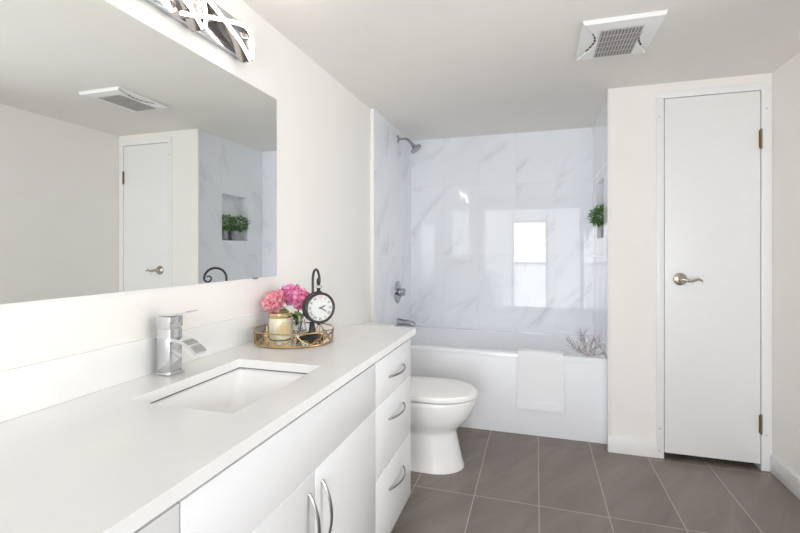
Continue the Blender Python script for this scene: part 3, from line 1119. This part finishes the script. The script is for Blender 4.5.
def peony(label, c, r, axis, m, seed):
    rnd = random.Random(seed)
    c = Vector(c)
    ax = Vector(axis).normalized()
    a, b = frame_of(ax)
    mouth = VC + Vector((rnd.uniform(-.012, .012), rnd.uniform(-.012, .012), 0.066))
    t = thing('peony', label, 'flower', c, 'pink peonies in the glass vase')
    bm = nb()
    layers = ((5, 0.30, 0.10, 0.42, 0.35), (7, 0.62, 0.30, 0.58, 0.50), (9, 0.95, 0.55, 0.66, 0.62), (11, 1.25, 0.85, 0.66, 0.72), (12, 1.60, 1.10, 0.62, 0.72), (10, 1.95, 1.2, 0.60, 0.68))
    for li, (cnt, tilt, _, wd, ln) in enumerate(layers):
        for k in range(cnt):
            q = 2 * PI * (k + 0.5 * (li % 2)) / cnt + rnd.uniform(-.25, .25)
            tl = tilt + rnd.uniform(-.14, .14)
            rad = a * math.cos(q) + b * math.sin(q)
            ddir = ax * math.cos(tl) + rad * math.sin(tl)       # where the petal tip points
            outd = (rad * math.cos(tl) - ax * math.sin(tl))
            L = r * ln * rnd.uniform(1.15, 1.75)
            bs = c + ddir * (r * 0.12) - outd * 0.0
            petal(bm, bs, outd * -1.0, ddir, L, r * wd * 0.62, 0.55, -0.30)
    sphere(bm, c, r * 0.40, 14, 10)
    obj('bloom', bm, m, t, 60)
    bm = nb()
    p0 = c - ax * r * 0.30
    mid = (p0 + mouth) / 2 + Vector((0, 0, 0.012))
    low = VC + Vector((rnd.uniform(-.010, .010), rnd.uniform(-.010, .010), 0.013))
    pts = []
    for k in range(9):
        u = k / 8
        pts.append(p0 * (1 - u) ** 2 + mid * 2 * u * (1 - u) + mouth * u * u)
    tube(bm, pts + [low], 0.0021, 7)
    obj('stem', bm, M_stem, t)
    return t


peony('coral pink peony leaning left over the candle jar', (0.060, 1.612, 1.022), 0.044, (-0.25, -0.65, 0.65), M_pinkA, 1)
peony('bright pink peony at the top middle of the bunch', (0.100, 1.672, 1.046), 0.041, (0.1, -0.5, 0.8), M_pinkB, 2)
peony('deep pink peony on the right of the bunch next to the clock', (0.160, 1.665, 1.026), 0.039, (0.55, -0.6, 0.6), M_pinkC, 3)
peony('coral pink peony at the back of the bunch, mostly hidden behind the others', (0.128, 1.722, 1.018), 0.034, (-0.3, 0.5, 0.8), M_pinkA, 4)


def leaf_blade(bm, p, d, L, w, nrm, fold=0.25, bend=0.3):
    d, nrm = d.normalized(), nrm.normalized()
    s = d.cross(nrm).normalized()
    n = 6
    rows = []
    for k in range(n + 1):
        u = k / n
        c = p + d * (L * u) - nrm * (bend * L * u * u)
        ww = w * math.sin(PI * min(1, 0.06 + 0.94 * u)) ** 0.8
        rows.append((bm.verts.new(c - s * ww + nrm * fold * ww), bm.verts.new(c), bm.verts.new(c + s * ww + nrm * fold * ww)))
    for k in range(n):
        A, B = rows[k], rows[k + 1]
        for i in (0, 1):
            bm.faces.new((A[i], A[i + 1], B[i + 1], B[i]))


t = thing('peony_greenery', 'green peony leaves spreading out of the glass vase', 'leaves', VC + Vector((0, 0, 0.05)))
bm = nb()
for dx, dy, dz, L in ((-0.3, -0.9, 0.62, 0.062), (-0.9, -0.5, 0.5, 0.070), (0.6, -0.7, 0.35, 0.048), (0.2, -0.95, 0.25, 0.05), (-0.6, -0.75, 0.75, 0.075), (0.9, -0.1, 0.6, 0.05), (-0.9, 0.3, 0.6, 0.05), (0.3, 0.9, 0.6, 0.06)):
    st = VC + Vector((0.006 * dx, 0.006 * dy, 0.02))
    p = VC + Vector((0.014 * dx, 0.014 * dy, 0.076))
    tube(bm, [st, p], 0.0012, 5)
    leaf_blade(bm, p, Vector((dx, dy, dz)), L, L * 0.24, Vector((-dx * 0.4, -dy * 0.4, 1.0)))
for q0, q1, d, L in (((0.138, 1.655, 0.940), (0.128, 1.618, 0.976), (-0.75, -0.15, 0.16), 0.062), ((0.150, 1.655, 0.940), (0.150, 1.622, 0.978), (0.75, 0.1, -0.3), 0.045)):
    tube(bm, [q0, ((q0[0] + q1[0]) / 2, (q0[1] + q1[1]) / 2 + 0.008, (q0[2] + q1[2]) / 2 + 0.006), q1], 0.0014, 5)
    leaf_blade(bm, Vector(q1), Vector(d), L, L * 0.22, Vector((0.2, -0.6, 0.8)))
obj('leaves', bm, M_leaf, t, 60)

# clock
KN = Vector((0.74, -0.673, 0)).normalized()     # direction the dial faces
KS = Vector((-KN.y, KN.x, 0))                   # dial's right hand side, seen from the front
KB = Vector((0.226, 1.634, ZTR))
ST = Vector((0.214, 1.662, 0))
KC = Vector((0.270, 1.606, 1.003))
t = thing('table_clock', 'black station style clock hanging from a scrolled bracket on the tray', 'clock', KB)
bm = nb()
lathe(bm, [(0.052, 0), (0.053, 0.004), (0.048, 0.008), (0.040, 0.011), (0.024, 0.015), (0.015, 0.024), (0.0125, 0.040), (0.010, 0.060), (0.012, 0.064), (0.007, 0.068)], KB, seg=36)
obj('base', bm, M_black, t)
bm = nb()
pts = [KB + Vector((0, 0, 0.02)), Vector((0.219, 1.651, 0.905)), Vector((ST.x, ST.y, 0.94)), Vector((ST.x, ST.y, 1.03)), Vector((ST.x, ST.y, 1.10))]
hdv = Vector((KC.x - ST.x, KC.y - ST.y, 0))
Lh = hdv.length
hdv.normalize()
R_ = Lh * 0.5 + 0.006
for k in range(1, 17):
    q = PI * k / 16
    pts.append(Vector((ST.x, ST.y, 1.108)) + hdv * (R_ - R_ * math.cos(q)) + Vector((0, 0, R_ * math.sin(q))))
e0 = pts[-1]
for k in range(1, 15):      # the scroll at the tip
    q = 1.75 * PI * k / 14
    rr_ = 0.0165 * (1 - 0.45 * k / 14)
    pts.append(e0 + hdv * (-0.0165 + rr_ * math.cos(q)) + Vector((0, 0, -rr_ * math.sin(q))))
tube(bm, pts, [0.0052] * 5 + [0.005] * 16 + [0.0042 - 0.0001 * k for k in range(14)], 10)
obj('bracket', bm, M_black, t)
bm = nb()
KT = KC + Vector((0, 0, 0.062))
zr = e0.z - 0.018
tube(bm, [Vector((KC.x, KC.y, (zr + KT.z + 0.016) / 2)) + KS * (0.013 * math.cos(q)) + Vector((0, 0, ((zr - KT.z - 0.016) / 2 + 0.002) * math.sin(q))) for q in [2 * PI * k / 28 for k in range(28)]], 0.0014, 6, loop=True)
obj('hanging_ring', bm, M_nickel, t)
bm = nb()
lathe(bm, [(0.0575, -0.024), (0.0615, -0.022), (0.0625, -0.018), (0.060, -0.014), (0.060, 0.014), (0.0625, 0.018), (0.0615, 0.022), (0.058, 0.024), (0.0525, 0.022), (0.0515, 0.017)], KC, KN, 48)
lathe(bm, [(0.016, -0.004), (0.013, 0.005), (0.007, 0.009), (0.0065, 0.013), (0.009, 0.016), (0.005, 0.020)], KC + Vector((0, 0, 0.058)), seg=18)
lathe(bm, [(0.0135, 0.0), (0.009, -0.006), (0.004, -0.012)], KC - Vector((0, 0, 0.058)), seg=16)
cs = obj('case', bm, M_black, t)
bm = nb()
lathe(bm, [(0.0535, 0.0165), (0.0535, 0.0185)], KC, KN, 48)
fc = obj('dial', bm, M_face, t)


def dial_m(u, v, rot, off):
    m = Matrix((( KS.x, 0, KN.x, 0), (KS.y, 0, KN.y, 0), (0, 1, 0, 0), (0, 0, 0, 1)))
    return Matrix.Translation(KC + KN * off + KS * u + Vector((0, 0, v))) @ m @ Matrix.Rotation(rot, 4, 'Z')


bm, bmr = nb(), nb()
for i, s in enumerate(('XII', 'I', 'II', 'III', 'IIII', 'V', 'VI', 'VII', 'VIII', 'IX', 'X', 'XI')):
    q = PI / 2 - i * PI / 6
    text_mesh(bmr if i == 0 else bm, s, 0.0150, dial_m(0.0415 * math.cos(q), 0.0415 * math.sin(q), q - PI / 2, 0.0190))
for i in range(60):
    q = 2 * PI * i / 60
    tb = bmesh.new()
    bmesh.ops.create_cube(tb, size=1.0)
    join(bm, tb, dial_m(0.0505 * math.cos(q), 0.0505 * math.sin(q), q, 0.0188) @ Matrix.Diagonal((0.0016, 0.0005, 0.0004, 1)))
obj('numerals', bm, M_ink, fc, 0)
obj('red_numeral', bmr, M_redink, fc, 0)
for nm, deg, L, w, off in (('hour_hand', 90 - 68, 0.026, 0.0030, 0.0200), ('minute_hand', 90 - 121, 0.036, 0.0022, 0.0208)):
    bm = nb()
    q = math.radians(deg)
    tb = bmesh.new()
    rings(tb, [[Vector((-0.006, -w * .4, z)), Vector((L * 0.6, -w * .75, z)), Vector((L, 0, z)), Vector((L * 0.6, w * .75, z)), Vector((-0.006, w * .4, z))] for z in (-0.0003, 0.0003)])
    join(bm, tb, dial_m(0, 0, q, off))
    lathe(bm, [(0.0026, off - 0.0004), (0.0026, off + 0.0005)], KC, KN, 16)
    obj(nm, bm, M_ink, fc, 0)

# ------------------------------------------------------------------ potted plants in the niche


def plant(label, c, seed, ylo, yhi):
    rnd = random.Random(seed)
    c = Vector(c)
    t = thing('potted_plant', label, 'plant', c, 'potted plants in the shower niche')
    bm = nb()
    prof = [(0.036, 0), (0.039, 0.003), (0.046, 0.085), (0.048, 0.092), (0.045, 0.094), (0.042, 0.084)]
    n = 32
    rs = []
    for r, h in prof:
        rs.append([c + Vector(((r + (0.0018 if k % 2 else 0) * (0.003 < h < 0.09)) * math.cos(2 * PI * k / n), (r + (0.0018 if k % 2 else 0) * (0.003 < h < 0.09)) * math.sin(2 * PI * k / n), h)) for k in range(n)])
    rings(bm, rs)
    obj('pot', bm, M_pot, t)
    bm = nb()
    lathe(bm, [(0.0415, 0.0845), (0.002, 0.089)], c, seg=20)
    obj('soil', bm, M_soil, t)
    bm = nb()
    cc = c + Vector((-0.030, (ylo + yhi) / 2 - c.y, 0.150))
    for k in range(26):     # fine stems
        q, r = rnd.uniform(0, 2 * PI), rnd.uniform(0.01, 0.028)
        p0 = c + Vector((r * math.cos(q) * .7, r * math.sin(q) * .7, 0.086))
        tube(bm, [p0, p0 + Vector((r * math.cos(q), r * math.sin(q), rnd.uniform(.02, .06)))], 0.0009, 5)
    obj('stems', bm, M_stem, t)
    bm = nb()
    for k in range(520):
        d = Vector((rnd.gauss(0, 1), rnd.gauss(0, 1), rnd.gauss(0, 1))).normalized()
        rr_ = rnd.uniform(0.55, 1.0)
        p = cc + Vector((d.x * 0.085 * rr_, d.y * 0.105 * rr_, d.z * 0.072 * rr_ + 0.008))
        if p.x > XA1 + 0.094:
            p.x = XA1 + 0.085 - rnd.uniform(0, .02)
        p.y = min(max(p.y, ylo), yhi if p.x < XA1 - 0.015 else min(yhi, 3.625))
        if p.z < c.z + 0.06:
            continue
        dd = (d + Vector((rnd.uniform(-.6, .6), rnd.uniform(-.6, .6), rnd.uniform(-.2, .8)))).normalized()
        if dd.x > 0 and p.x > XA1 + 0.07:
            dd.x = -dd.x
        if (dd.y < 0 and p.y < ylo + 0.012) or (dd.y > 0 and p.y > min(yhi, 3.62) - 0.012):
            dd.y = -dd.y
        leaf_blade(bm, p, dd, rnd.uniform(0.012, 0.02), rnd.uniform(0.0045, 0.0065), Vector((rnd.uniform(-1, 1), rnd.uniform(-1, 1), 1.0)), 0.2, 0.25)
    obj('foliage', bm, M_boxw, t, 60)


plant('bushy green plant in a grey ribbed pot at the near end of the tiled niche', (1.588, 3.346, 1.3155), 21, 3.290, 3.418)
plant('bushy green plant in a grey ribbed pot at the far end of the tiled niche', (1.588, 3.492, 1.3155), 22, 3.428, 3.640)
